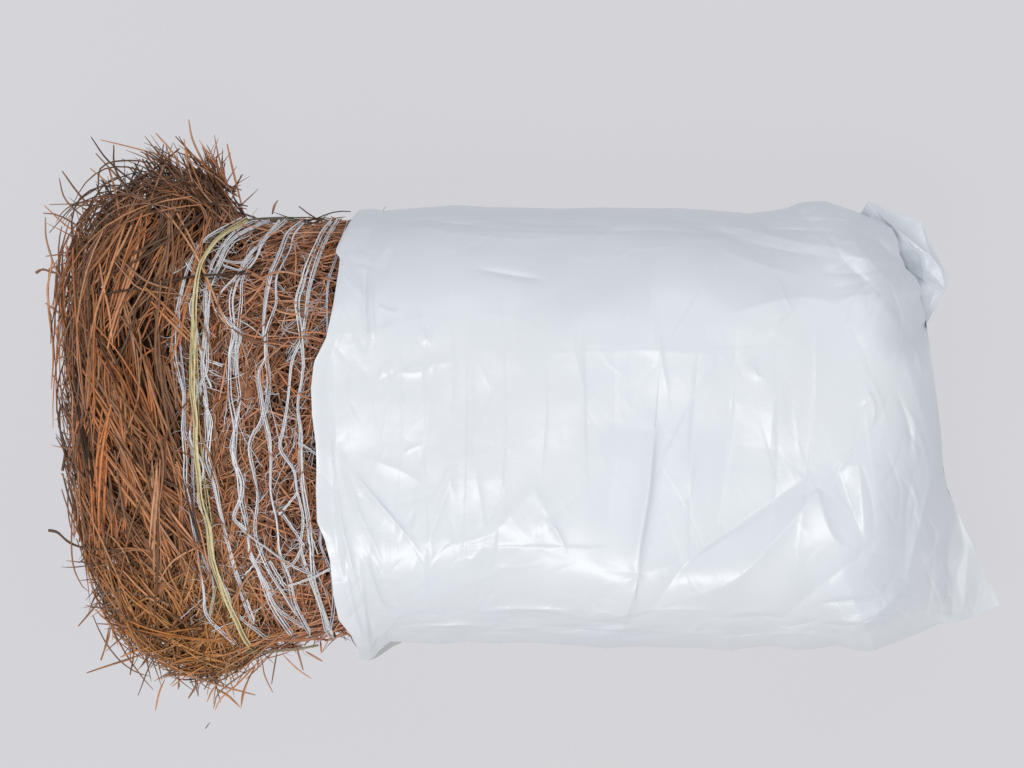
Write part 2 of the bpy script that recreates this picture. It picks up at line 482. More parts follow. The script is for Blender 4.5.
STRAYS = [z1(p) for p in [
    [(432, 50), (445, 110), (500, 215)], [(348, 85), (400, 150), (432, 250)], [(398, 93), (450, 150), (520, 240)], [(530, 112), (545, 180), (570, 280)],
    [(182, 95), (230, 160), (330, 240)], [(206, 102), (300, 125), (380, 150), (430, 190)], [(108, 182), (150, 240), (220, 320)],
    [(100, 200), (120, 260), (200, 330)], [(180, 175), (250, 230), (330, 262)], [(62, 270), (130, 330), (220, 370)], [(65, 300), (68, 360), (95, 440), (120, 470)],
    [(75, 430), (72, 520), (85, 640), (80, 740)], [(525, 160), (515, 215), (545, 280)], [(570, 190), (545, 240), (575, 290)], [(655, 262), (645, 292)],
    [(240, 115), (245, 180), (300, 260)], [(420, 100), (430, 170), (450, 240)], [(130, 270), (230, 262), (320, 190), (440, 190)],
    [(75, 268), (180, 260), (290, 210), (400, 215)], [(60, 290), (110, 300), (210, 370), (300, 470)], [(75, 340), (160, 250), (280, 190), (380, 180)],
    [(200, 240), (210, 170), (290, 155), (370, 170)], [(95, 480), (110, 380), (160, 300), (240, 240)], [(375, 120), (400, 190), (470, 290)],
    [(490, 190), (520, 230), (570, 290)], [(80, 620), (105, 560), (135, 480)], [(66, 400), (100, 395), (180, 372)]]]
STRAYS += [z6(p) for p in [
    [(360, 0), (470, 130), (540, 190), (750, 215)], [(430, 40), (560, 150), (700, 190)], [(380, 250), (480, 380), (560, 560), (650, 768)],
    [(180, 200), (320, 370), (430, 500), (560, 720)], [(200, 480), (280, 620), (380, 768)], [(330, 30), (350, 160), (380, 300), (400, 480)],
    [(95, 0), (105, 60), (85, 200), (110, 400)], [(130, 60), (125, 200), (170, 380), (150, 520)], [(300, 200), (200, 330), (150, 480)],
    [(470, 320), (560, 160), (620, 20)], [(400, 340), (480, 200), (600, 60)], [(510, 400), (560, 300), (690, 225)], [(75, 255), (140, 305), (180, 360)],
    [(520, 450), (640, 510), (740, 550)], [(600, 500), (620, 340), (660, 240)], [(240, 230), (280, 500), (330, 700)], [(320, 210), (310, 380), (280, 560)]]]
STRAYS += [z2(p) for p in [
    [(160, 655), (265, 620), (312, 605)], [(140, 543), (185, 490), (215, 450)], [(325, 745), (335, 700), (348, 670)], [(125, 250), (125, 380), (145, 440), (165, 460)],
    [(465, 740), (480, 700), (560, 640)], [(530, 740), (545, 680), (565, 640)], [(565, 708), (480, 685), (400, 660)],
    [(195, 625), (205, 590), (215, 540)], [(265, 660), (275, 600), (290, 560)], [(160, 20), (190, 180), (300, 330), (330, 440)], [(190, 0), (250, 130), (330, 290), (420, 420)],
    [(230, 0), (290, 150), (350, 300)], [(130, 330), (140, 280), (132, 210)], [(330, 440), (375, 380), (480, 330)], [(290, 640), (340, 560), (380, 540), (440, 480)],
    [(225, 560), (300, 600), (380, 670), (420, 700)], [(520, 420), (525, 540), (530, 610)], [(150, 300), (165, 420), (210, 530), (270, 600)]]]
STRAYS += [z5(p) for p in [
    [(945, 507), (880, 460), (820, 400)], [(992, 432), (920, 390)], [(780, 565), (745, 490), (735, 420)], [(775, 530), (790, 440), (800, 385)],
    [(988, 395), (983, 345)], [(645, 628), (655, 560), (705, 450)], [(535, 640), (560, 590), (640, 520), (740, 410)], [(540, 550), (590, 580), (640, 628)],
    [(0, 478), (80, 450), (175, 424)], [(910, 470), (890, 400), (880, 360)], [(170, 490), (185, 420), (180, 360)], [(420, 590), (450, 540), (470, 480)],
    [(45, 425), (75, 350), (90, 280)], [(130, 415), (190, 390), (260, 370)], [(500, 605), (520, 560), (560, 510)], [(350, 540), (420, 490), (510, 440)]]]
STRAYS += [z3(p) for p in [
    [(360, 45), (365, 20), (378, 0)], [(200, 390), (300, 450), (430, 455)], [(355, 445), (470, 440), (560, 470)], [(290, 270), (380, 230), (480, 250)],
    [(190, 640), (205, 560), (215, 500)], [(150, 100), (60, 350), (0, 420)]]]
while len(STRAYS) < 99:
    x = rng.uniform(60, 240); y = rng.uniform(170, 680)
    if 0 < dist_in(x, y) < 26:
        a, sp = flow(np.array([x]), np.array([y])); a = a[0] + rng.normal(0, sp[0] * 1.4); L = rng.uniform(22, 48); b = rng.normal(0, .3)
        STRAYS.append([(x + math.cos(a + b * q) * L * q, y - math.sin(a + b * q) * L * q) for q in (-1, 0, 1)])
for pl in STRAYS[:99]:
    q = resample(pl, 12)
    n = len(q)
    h = S_h(q[:, 0], q[:, 1])
    for _ in range(3): h[1:-1] = .5 * h[1:-1] + .25 * (h[:-2] + h[2:])
    h = h + .004 + .003 * np.sin(np.linspace(0, math.pi, n))
    P = at(q[:, 0], q[:, 1], ZM + h)[None]
    w = rng.uniform(1.5, 2.5) / 2000
    tt = np.linspace(0, 1, n)
    R = (w * (1 - .7 * tt ** 5) * (1 - .5 * (1 - tt) ** 5))[None]
    V, F = tubes(P, R, 5)
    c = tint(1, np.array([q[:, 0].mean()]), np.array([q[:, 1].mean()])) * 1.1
    bale_mesh('needle', V, F, STRAW, np.repeat(c, len(V), 0))


# twig, broken stubs and bark scales caught in the straw
def stick(name, pl, w0, w1, mat, dz=.005, bumps=.15):
    q = resample(pl, 22)
    h = S_h(q[:, 0], q[:, 1])
    for _ in range(4): h[1:-1] = .5 * h[1:-1] + .25 * (h[:-2] + h[2:])
    P = at(q[:, 0], q[:, 1], ZM + h + dz)[None]
    R = (np.linspace(w0, w1, 22) / 2000 * (1 + bumps * rng.normal(0, 1, 22)))[None]
    V, F = tubes(P, R, 7); n = len(V)
    cap = []
    bale_mesh(name, V, F, mat)


stick('twig', z2([(68, 313), (90, 318), (120, 343), (165, 357), (240, 362)]), 2.8, 1.5, TWIG)
stick('twig', z2([(102, 170), (108, 120), (92, 50), (98, 10)]), 3.4, 1.6, TWIG)
stick('twig', z1([(40, 443), (58, 434), (80, 440), (110, 448)]), 2.8, 1.6, STUB)
stick('twig', z2([(232, 455), (300, 470), (370, 492)]), 2.2, 1.2, TWIG)


def scale_(cx, cy, L, W, ang, dz):
    n, m = 15, 7
    u = np.linspace(-1, 1, n)[:, None] * np.ones((1, m)); v = np.linspace(-1, 1, m)[None] * np.ones((n, 1))
    x = u * L / 2; y = v * W / 2 * np.sqrt(np.clip(1 - np.abs(u) ** 2.4, .01, 1)) + 2 * np.sin(u * 2)
    a = math.radians(ang)
    X = cx + x * math.cos(a) + y * math.sin(a); Y = cy - x * math.sin(a) + y * math.cos(a)
    Z = S(X, Y) + dz + .002 * (1 - v ** 2) + .0015 * u + .0006 * vnoise(X, Y, 2.5, 5)
    idx = np.arange(n * m).reshape(n, m)
    F = np.stack([idx[:-1, :-1], idx[1:, :-1], idx[1:, 1:], idx[:-1, 1:]], -1).reshape(-1, 4)
    bale_mesh('bark_scale', at(X, Y, Z).reshape(-1, 3), F, BARK)


scale_(154, 556, 40, 11, 122, .0)
scale_(166, 543, 30, 8, 112, .001)
scale_(247, 392, 26, 13, 130, .001)
scale_(158, 590, 22, 9, 60, .002)

# -------------------------------------------------------------------- twine
WHITE = np.array([.82, .82, .86]); YEL = np.array([.66, .56, .31]); GREY = np.array([.54, .54, .60])


def twine(pl, n_f=4, width=5.0, col=WHITE, loop=True, dz=.0045, label=None, wob=1.3, fr=.85):
    if n_f == 1: pass
    elif col is not YEL: n_f = max(2, n_f - 1); width *= .55; fr *= .72
    else: width *= .46; fr *= .7
    pl = np.array(pl, float)
    base = resample(pl, 90)
    base[1:-1] += 0
    if not loop: wob = .3
    base[:, 0] += wob * 1.0 * np.interp(np.linspace(0, 1, 90), np.linspace(0, 1, 15), rng.normal(0, 1, 15))
    h = S_h(base[:, 0], base[:, 1])
    top = np.c_[base, ZM + h + dz]
    if loop:
        t = np.linspace(0, 1, 40)[1:-1]
        bx = base[-1, 0] + (base[0, 0] - base[-1, 0]) * t; by = base[-1, 1] + (base[0, 1] - base[-1, 1]) * t
        bz = np.maximum(ZM - S_h(bx, by) - dz, .004)
        path = np.vstack([top, np.c_[bx, by, bz], top[:1]])
    else:
        path = top
    n = len(path); s = np.linspace(0, 1, n)
    ln = np.r_[0, np.cumsum(np.linalg.norm(np.diff(path[:, :2], axis=0), axis=1))]; s = ln / 430.0
    Ps, Rs, cs = [], [], []
    tang = np.gradient(path[:, :2], axis=0); tang /= np.linalg.norm(tang, axis=1, keepdims=True) + 1e-6
    nrm = np.c_[-tang[:, 1], tang[:, 0]]
    pinch = .5 + .5 * np.abs(np.sin(s * rng.uniform(4, 9) + rng.uniform(0, 6)))
    for f in range(n_f):
        off = (f - (n_f - 1) / 2) / max(1, n_f - 1) * width
        o = off * pinch + width * .30 * np.sin(s * rng.uniform(5, 17) + rng.uniform(0, 6))
        p = path.copy(); p[:, :2] += nrm * o[:, None] * np.where(np.arange(n)[:, None] < 90, 1, .5)
        p[:, 2] += .0012 * np.sin(s * rng.uniform(8, 22) + rng.uniform(0, 6))
        Ps.append(at(p[:, 0], p[:, 1], p[:, 2]))
        Rs.append(np.full(n, fr * rng.uniform(.75, 1.15) / 1000) * (1 + .16 * np.sin(s * rng.uniform(20, 60) + rng.uniform(0, 6))))
        cs.append(col * (rng.uniform(.72, 1.15) if col is not YEL else rng.uniform(.55, 1.2)))
    # frayed fibre ends standing off the strand
    for _ in range(int(ln[min(89, n - 1)] / 9)):
        k0 = rng.integers(2, min(88, n - 3)); a0 = math.atan2(tang[k0, 1], tang[k0, 0]) + rng.choice([-1, 1]) * rng.uniform(.15, .9) + rng.choice([0, math.pi])
        l = rng.uniform(4, 20); tt = np.linspace(0, 1, n); cv = rng.normal(0, .8)
        q = np.stack([path[k0, 0] + l * tt * np.cos(a0 + cv * tt), path[k0, 1] + l * tt * np.sin(a0 + cv * tt)], -1)
        Ps.append(at(q[:, 0], q[:, 1], path[k0, 2] + (S(q[:, 0], q[:, 1]) - S(q[0, 0], q[0, 1])) * (k0 < 90) + .001))
        Rs.append(np.full(n, .00026) * (1 - .6 * tt)); cs.append(col * rng.uniform(.8, 1.1))
    V, F = tubes(np.array(Ps), np.array(Rs), 5, .7)
    c = np.repeat(np.array(cs), n * 5, 0)
    c = c * (1 + .10 * np.random.default_rng(5).normal(0, 1, (len(V), 1)))
    return bale_mesh('twine', V, F, TWINE, np.clip(c, .02, .85), label=label)


A_ = z3([(255, 62), (150, 128), (98, 190), (75, 260), (48, 340)])
twine(z3([(262, 60), (150, 122), (98, 188)]) + z3([(72, 262), (56, 360), (48, 470), (58, 590), (72, 700)]) + z4([(75, 40), (82, 160), (100, 240), (112, 330), (122, 420), (138, 520), (150, 600), (250, 690)]), 4, 5, WHITE * .85)
twine(z3([(60, 340), (64, 470), (78, 600), (80, 740)]) + z4([(100, 60), (103, 180), (112, 300), (135, 400), (165, 470), (172, 530), (160, 600)]), 3, 3, GREY, loop=False)
twine(z3([(285, 62), (200, 112), (148, 178), (122, 240), (106, 320), (102, 430), (100, 520), (105, 620), (112, 700)]) +
      z4([(112, 20), (125, 120), (132, 230), (152, 330), (170, 420), (195, 500), (225, 590), (262, 660), (295, 700)]), 5, 9, YEL, label='yellow twine', wob=1.2, fr=1.1, dz=.010)
twine(z3([(92, 190), (120, 240), (112, 330), (112, 450), (118, 560), (125, 700)]) + z4([(128, 0), (140, 130), (155, 260), (172, 380)]), 3, 4, YEL * .72, loop=False, dz=.005, label='yellow twine')
twine(z3([(350, 68), (262, 110), (215, 152), (188, 205), (160, 270), (150, 330), (140, 420), (136, 520), (148, 600), (146, 700)]) +
      z4([(150, 20), (146, 90), (176, 170), (195, 260), (215, 350), (240, 440), (268, 530), (300, 622)]), 6, 7)
twine(z3([(300, 70), (240, 100), (190, 160), (150, 250), (142, 330), (152, 420), (150, 540), (128, 600), (160, 700)]) + z4([(160, 0), (150, 100)]), 3, 4, loop=False)
twine(z3([(385, 66), (320, 135), (275, 190), (250, 245), (232, 320), (240, 420), (222, 500), (222, 600), (235, 700)]) +
      z4([(238, 0), (240, 90), (266, 160), (262, 215), (232, 282)]) + z4([(270, 320), (296, 400), (325, 480), (358, 560), (425, 662)]), 5, 6)
twine(z3([(405, 66), (335, 130), (305, 190), (262, 250), (255, 330), (248, 430), (240, 530), (246, 640), (238, 740)]) +
      z4([(228, 60), (250, 150), (262, 240), (285, 330), (300, 410), (338, 490), (372, 565), (470, 640)]), 4, 5)
twine(z3([(300, 180), (245, 245), (186, 322), (240, 430)]), 3, 3, loop=False)
twine(z3([(180, 345), (210, 385), (252, 432), (238, 500), (240, 560)]), 4, 5, loop=False)
twine(z3([(452, 70), (402, 112), (376, 190), (352, 265), (336, 340), (332, 430), (345, 500), (320, 560), (325, 650), (345, 750)]) +
      z4([(348, 60), (352, 150), (356, 220), (372, 310), (386, 400), (410, 480), (430, 560), (478, 660)]), 5, 5.5)
twine(z3([(468, 72), (430, 112), (412, 165), (376, 250), (368, 330), (348, 420), (345, 500), (352, 560), (345, 640), (320, 720)]) +
      z4([(300, 10), (286, 60), (302, 140), (315, 220), (308, 320), (330, 400), (372, 490), (440, 600)]), 4, 4.5)
twine(z3([(552, 62), (510, 110), (480, 180), (460, 260), (440, 330), (450, 430), (450, 560), (440, 660)]) +
      z4([(452, 10), (456, 100), (465, 220), (475, 330), (490, 440), (512, 540), (552, 665)]), 5, 6)
twine(z3([(572, 62), (530, 130), (500, 200), (476, 280), (464, 370), (446, 450), (420, 520), (412, 640), (398, 730)]) +
      z4([(385, 60), (430, 130), (440, 200), (455, 290), (452, 380), (478, 470), (512, 560), (530, 655)]), 4, 4.5)
twine(z3([(600, 68), (568, 180), (545, 270), (540, 400), (528, 520), (520, 640)]) + z4([(525, 30), (520, 150), (520, 320), (548, 480), (556, 560), (540, 650)]), 3, 3.5, GREY)
for q in ([(232, 285), (270, 325), (330, 370), (420, 432), (490, 462)], [(330, 370), (300, 430), (262, 475)], [(412, 500), (480, 478), (545, 445)], [(380, 272), (412, 238), (442, 200)],
          [(392, 270), (430, 320), (462, 372)], [(455, 380), (430, 425), (402, 440)], [(440, 40), (475, 60), (508, 85)], [(350, 420), (380, 470), (400, 500)], [(240, 585), (275, 618), (345, 668)],
          [(180, 500), (168, 560), (160, 600)]):
    twine(z4(q), 3, 3.5, WHITE * .9 if q[0][0] != 180 else YEL * .8, loop=False, dz=.006)
for q in ([(200, 210), (250, 225), (265, 215)], [(200, 190), (240, 200), (275, 195)], [(150, 512), (200, 530)], [(120, 450), (150, 560), (165, 600)]):
    twine(z3(q), 2, 2.5, WHITE * .9, loop=False, dz=.004)
r2 = np.random.default_rng(90)
for k in range(46):
    x = r2.uniform(200, 325); y = r2.uniform(235, 620); a = math.pi / 2 + r2.normal(0, .7); l = r2.uniform(10, 46); b = r2.normal(0, 8)
    twine([(x - l * math.cos(a), y - l * math.sin(a)), (x + b, y + r2.normal(0, 5)), (x + l * math.cos(a), y + l * math.sin(a))], 1, .3, WHITE * r2.uniform(.7, .95), loop=False, dz=r2.uniform(.0, .005), fr=r2.uniform(.3, .6))
twine(z3([(86, 200), (118, 262), (96, 350), (120, 430), (96, 520), (118, 600), (104, 700)]) + z4([(100, 30), (140, 120), (120, 220), (165, 330), (160, 420), (215, 520), (230, 600)]), 2, 2.5, WHITE * .95, loop=False, dz=.007)
# cross band that gathers the strands over the top shoulder
twine([(205, 243), (222, 229), (245, 221), (272, 219), (300, 220)], 5, 7, np.array([.20, .17, .10]), loop=False, dz=.004, label='dirty olive twine')
twine([(318, 645), (300, 648), (275, 650), (248, 652)], 4, 4, np.array([.30, .24, .15]), loop=False, dz=.004, label='dirty olive twine')

# ================================================================ PLASTIC BAG
bag = empty('plastic_bag', (.15, 0, 0.0), 'creased glossy white plastic bag pulled over the right part of the straw bale', 'plastic bag')
GOFF = np.array([.15, 0, 0.0])

TOP = [(358, 211), (361.5, 209.3), (373, 208.6), (384, 210.8), (400, 209), (419.5, 207.6), (440, 206.2), (458, 205), (490, 207.2), (525, 207.6), (560, 208.6),
       (600, 207.4), (640, 208), (680, 208.2), (710, 210), (749, 213.3), (768, 211), (787.7, 208), (796, 204), (805, 201.8), (823, 200.6), (837, 205), (850, 209.5), (862, 213.5)]
BOT = [(362, 660), (366, 660), (373, 657.5), (379, 649), (391, 641.5), (405, 642), (424, 643.2), (440.6, 644.5), (452, 642.8), (468, 641.5), (497, 643.6), (520, 642), (546, 643.5),
       (580, 645.5), (606, 648.5), (622, 647), (640, 646.5), (676, 647.6), (705, 648), (730, 650.5), (752, 647), (766.5, 646), (785, 647.5), (799, 650.5), (818, 648.5), (837, 645), (847, 648), (857, 651),
       (866, 650), (875, 650.5), (889, 644), (907, 635), (925, 627), (940, 622), (953.6, 623.4), (979.6, 615), (999.5, 605)]
LEFT = [(358, 211), (351, 220), (344, 232), (337, 247), (335.5, 252), (340, 258), (338, 274), (333, 306), (326, 338), (314, 362), (311, 387), (312, 415), (316, 445), (316.5, 470),
        (315.8, 490), (317, 522), (324.6, 539.5), (330, 560.6), (333.4, 596), (338.7, 620), (353, 638), (360, 648), (358.5, 656), (362, 660)]
RIGHT = [(862, 213.5), (879, 221), (892, 228), (898, 240), (900, 254), (906, 268), (916, 278), (922, 290), (920.5, 298), (924, 310), (926.5, 325), (929, 341), (933.6, 373), (938, 408), (941, 432),
         (941.7, 447), (942.8, 467), (947.8, 490.5), (961.6, 521), (979.6, 561), (999.5, 605)]


def by_axis(pl, ax, n, q):
    p = np.array(pl, float)
    lo, hi = p[0, ax], p[-1, ax]
    t = (p[:, ax] - lo) / (hi - lo)
    t = np.maximum.accumulate(t) + np.arange(len(t)) * 1e-6; t = (t - t[0]) / (t[-1] - t[0])
    o = np.stack([np.interp(q, t, p[:, 0]), np.interp(q, t, p[:, 1])], -1)
    k = np.array([1, 2, 1]) / 4
    for _ in range(2):
        o[1:-1] = .25 * o[:-2] + .5 * o[1:-1] + .25 * o[2:]
    return o


def coons(NS, NT, sq, tq):
    Tp = by_axis(TOP, 0, NS, sq); Bt = by_axis(BOT, 0, NS, sq); Lf = by_axis(LEFT, 1, NT, tq); Rt = by_axis(RIGHT, 1, NT, tq)
    s = sq[None, :, None]; t = tq[:, None, None]
    P = (1 - t) * Tp[None] + t * Bt[None] + (1 - s) * Lf[:, None] + s * Rt[:, None]
    P -= (1 - s) * (1 - t) * Tp[0] + s * (1 - t) * Tp[-1] + (1 - s) * t * Bt[0] + s * t * Bt[-1]
    return P[..., 0], P[..., 1]


def crease(X, Y, pl, amp, wl, wr, tap=.5, soft=1.2):
    """ridge (amp>0) or valley; wl / wr: widths on the two sides, mm."""
    p = resample(pl, max(6, 4 * len(pl)))
    x0, y0 = p.min(0) - 4 * max(wl, wr); x1, y1 = p.max(0) + 4 * max(wl, wr)
    m = (X > x0) & (X < x1) & (Y > y0) & (Y < y1)
    out = np.zeros(X.shape)
    if not m.any(): return out
    d, sd, t = seg_dist(X[m], Y[m], p)
    w = np.where(sd > 0, wr, wl)
    e = np.sqrt(d * d + soft * soft) - soft
    out[m] = amp * np.exp(-e / w) * np.sin(np.clip(t, .02, .98) * math.pi) ** tap
    return out


def stepf(X, Y, pl, amp, w, reach, tap=.6):
    """sharp step that dies away with distance: one layer folded over the next."""
    p = resample(pl, max(6, 4 * len(pl)))
    d, sd, t = seg_dist(X, Y, p)
    sdx = d * sd
    return amp * np.tanh(sdx / w) * np.exp(-(d / reach) ** 1.3) * np.sin(np.clip(t, .02, .98) * math.pi) ** tap


mm = .001


def bag_disp(X, Y):
    z = np.zeros(X.shape)
    # broad slack undulation
    z += .0040 * vnoise(X, Y * .8, 95, 21) + .0014 * vnoise(X + .4 * Y, Y, 52, 22) + .0009 * vnoise(X + .35 * Y, Y * .5 - .2 * X, 26, 23) * sm(330, 600, np.abs(X - 640) + np.abs(Y - 420))
    cr = lambda *a, **k: crease(X, Y, *a, **k)
    L = [
        # ---- centre right: long vertical fold and its foot
        ([(655, 428), (650, 490), (641, 545), (638, 576)], 5.0, 5, 26),
        ([(640, 572), (630, 605), (616, 644)], 3.2, 5, 18),
        ([(640, 574), (600, 600), (565, 618)], -2.0, 14, 20),
        ([(640, 574), (690, 560), (730, 535)], 2.0, 14, 24),
        # ---- big diagonal swag lower right
        ([(822, 486), (780, 535), (735, 580), (690, 598)], 7.0, 22, 40),
        ([(806, 478), (745, 520), (690, 560), (650, 612)], -5.5, 20, 22),
        ([(815, 488), (835, 540), (862, 552)], 4.0, 10, 26),
        ([(838, 470), (852, 510), (866, 545)], -3.0, 10, 14),
        ([(858, 450), (862, 500), (866, 548)], 2.6, 12, 12),
        ([(866, 550), (815, 590), (770, 628)], -3.2, 12, 26),
        ([(938, 450), (926, 500), (911, 560), (907, 583)], 5.5, 14, 10),
        ([(925, 440), (908, 500), (905, 570)], -3.0, 16, 10),
        ([(908, 582), (880, 612), (848, 638)], 4.2, 18, 12),
        ([(907, 584), (930, 560), (950, 520)], 2.5, 12, 12),
        ([(952, 520), (948, 570), (953, 622)], -5.0, 16, 12),
        ([(968, 540), (966, 580), (962, 618)], 3.0, 12, 14),
        ([(760, 620), (720, 622), (690, 640)], -2.2, 7, 10),
        ([(725, 615), (755, 612), (775, 625), (800, 640)], 2.4, 5, 9),
        ([(845, 645), (880, 625), (925, 612)], -2.2, 6, 10),
        ([(850, 640), (862, 620), (905, 600)], 1.6, 5, 9),
        # ---- upper right: long folds running to the top corner
        ([(640, 212), (700, 228), (760, 246), (835, 258)], -3.0, 10, 14),
        ([(655, 211), (720, 222), (790, 240), (850, 250)], 2.2, 6, 12),
        ([(750, 214), (790, 216), (835, 204)], -2.6, 8, 12),
        ([(715, 245), (755, 262), (800, 275)], 1.6, 10, 14),
        ([(830, 235), (848, 262), (870, 283)], -3.4, 9, 14),
        ([(845, 228), (866, 256), (892, 285)], 2.6, 8, 14),
        ([(862, 214), (880, 240), (905, 290)], -2.0, 8, 10),
        ([(872, 285), (900, 330), (925, 380)], 2.2, 14, 16),
        ([(880, 245), (900, 262), (915, 275)], -5.0, 10, 9),
        ([(905, 300), (912, 350), (930, 400)], -2.2, 10, 10),
        ([(900, 340), (915, 390), (936, 450)], 2.0, 8, 12),
        ([(912, 258), (880, 262), (840, 250), (800, 226)], 2.0, 12, 12),
        # ---- shoulder line where the top turns down to the far side
        ([(345, 345), (385, 330), (425, 318), (440, 336)], 2.0, 10, 16),
        ([(440, 320), (500, 316), (540, 330), (590, 345)], 2.4, 16, 26),
        ([(500, 318), (512, 345), (520, 372)], 2.2, 8, 12),
        ([(556, 292), (572, 340), (588, 410)], 2.4, 9, 18),
        ([(590, 345), (660, 350), (720, 355)], 1.5, 20, 26),
        ([(700, 330), (770, 302), (825, 300), (860, 330)], 2.0, 22, 22),
        ([(660, 240), (652, 290), (655, 350)], 1.3, 6, 10),
        ([(750, 360), (757, 375), (762, 372)], 1.5, 4, 6),
        ([(770, 450), (775, 400), (790, 385)], 1.5, 14, 16),
        ([(690, 500), (691, 470), (694, 455)], 1.2, 3, 6),
        # ---- mouth side: pleats that run down from the top edge
        ([(366, 268), (365, 300), (367, 342)], -4.0, 3, 7),
        ([(372, 262), (371, 300), (374, 340)], 2.8, 3, 9),
        ([(384, 212), (390, 240), (372, 268)], 2.2, 6, 9),
        ([(392, 215), (394, 250), (380, 280)], -1.6, 5, 7),
        ([(345, 236), (352, 262), (366, 286)], -1.4, 6, 7),
        ([(338, 332), (367, 332), (400, 322)], 1.8, 5, 8),
        ([(378, 306), (392, 312), (398, 311)], 1.6, 3, 4),
        ([(422, 318), (426, 340), (434, 325)], 1.8, 3, 5),
        ([(385, 340), (388, 400), (382, 450)], 1.4, 5, 8),
        ([(420, 350), (424, 420), (418, 460)], 1.5, 5, 8),
        ([(448, 300), (452, 380), (448, 470)], 1.6, 5, 9),
        ([(468, 350), (472, 420), (466, 500)], 1.2, 5, 9),
        ([(355, 350), (350, 400), (352, 450)], 1.3, 5, 8),
        ([(332, 345), (336, 420), (332, 500)], -1.6, 7, 7),
        ([(400, 370), (430, 364), (450, 362)], 1.2, 4, 6),
        ([(395, 372), (420, 372), (440, 362)], 1.4, 4, 6),
        # ---- lower left fan of tight pleats
        ([(330, 440), (337, 500), (350, 560), (372, 640)], 3.0, 4, 7),
        ([(340, 450), (348, 480), (362, 520)], 2.2, 3, 6),
        ([(346, 462), (372, 495), (398, 525), (416, 546)], 3.4, 3, 9),
        ([(352, 500), (372, 540), (384, 570)], 1.8, 4, 7),
        ([(333, 470), (336, 540), (352, 620)], -2.0, 5, 5),
        ([(366, 560), (376, 590), (388, 614)], -4.2, 3, 6),
        ([(371, 557), (382, 588), (392, 612)], 3.0, 2.5, 8),
        ([(368, 612), (372, 635), (371, 655)], -3.0, 3, 5),
        ([(378, 650), (386, 632), (402, 612)], 3.4, 4, 6),
        ([(378, 650), (405, 628), (440, 620)], 2.6, 5, 9),
        ([(360, 560), (364, 600), (369, 650)], 2.0, 4, 5),
        ([(345, 560), (352, 600), (364, 645)], 2.4, 4, 6),
        ([(426, 545), (424, 580), (430, 612)], 2.2, 7, 7),
        ([(455, 468), (440, 510), (426, 550)], 3.2, 6, 12),
        ([(374, 460), (400, 470), (420, 482)], 2.4, 5, 10),
        ([(418, 470), (418, 510), (412, 536)], 2.6, 6, 8),
        ([(440, 440), (448, 470), (455, 500)], 2.0, 6, 9),
        ([(405, 452), (412, 448), (420, 445)], 1.0, 2, 3),
        # ---- flat glossy patch with a faint press line
        ([(455, 545), (490, 535), (520, 505), (530, 482)], 2.6, 12, 12),
        ([(455, 545), (530, 545), (592, 545)], .9, 5, 14),
        ([(530, 482), (548, 515), (560, 540)], 2.4, 10, 10),
        ([(545, 520), (556, 530), (565, 548)], 2.0, 3, 6),
        ([(455, 588), (500, 570), (530, 550)], 2.0, 8, 12),
        ([(474, 462), (480, 500), (484, 530)], 2.0, 6, 8),
        ([(500, 460), (506, 500), (512, 520)], 1.5, 6, 8),
        # ---- hem wrinkles
        ([(480, 632), (505, 622), (560, 634), (610, 640)], 2.0, 4, 7),
        ([(570, 636), (600, 622), (640, 612)], 1.8, 5, 9),
        ([(410, 636), (460, 634), (520, 640)], -1.6, 4, 5),
        ([(640, 640), (690, 634), (740, 640)], 1.8, 4, 6),
    ]
    for pl, a, wl, wr in L:
        mx_ = sum(q[0] for q in pl) / len(pl)
        g = (1.0 if min(wl, wr) <= 4 else .6) if mx_ < 600 else 1.45
        ws = .72 if mx_ < 600 else .85
        z += cr(pl, a * mm * g, wl * ws, wr * ws, soft=.8)
    z += stepf(X, Y, [(455, 547), (530, 546), (596, 547)], .0007, 1.2, 10)
    z += stepf(X, Y, [(830, 237), (848, 262), (872, 284)], -.0016, 2.0, 14)
    z += stepf(X, Y, [(645, 214), (700, 228), (765, 246)], .0016, 2.2, 16)
    z += stepf(X, Y, [(655, 430), (650, 490), (641, 545), (638, 578)], .0018, 2.0, 16)
    # long faint press folds left from the packing, and slack drawn along the film
    rf = np.random.default_rng(12)
    for x in (398, 432, 466, 505, 545, 585, 612, 690, 735, 775, 812):
        y0 = rf.uniform(290, 360); y1 = rf.uniform(450, 590); w_ = rf.uniform(10, 26)
        z += cr([(x + rf.normal(0, 4), y0), (x + rf.normal(0, 3), (y0 + y1) / 2), (x + rf.normal(0, 8), y1)], rf.choice([1, 1, -1]) * rf.uniform(.5, 1.3) * mm, *rf.permutation([2.0, w_]), soft=.5)
    for k in range(9):
        x = rf.uniform(640, 900); y = rf.uniform(300, 610); a = math.radians(rf.choice([38, 60, 100, 120]) + rf.normal(0, 9)); l = rf.uniform(25, 75)
        z += cr([(x - l * math.cos(a), y + l * math.sin(a)), (x + rf.normal(0, 2), y), (x + l * math.cos(a), y - l * math.sin(a))], rf.choice([1, -1]) * rf.uniform(.5, 1.3) * mm, *rf.permutation([1.8, rf.uniform(9, 22)]), soft=.5)
    z += stepf(X, Y, [(455, 346), (560, 350), (700, 348), (800, 345)], .00016, 1.2, 8, tap=.3)
    # tight radiating folds around the tucked upper right corner and along the hems
    rr = np.random.default_rng(5)
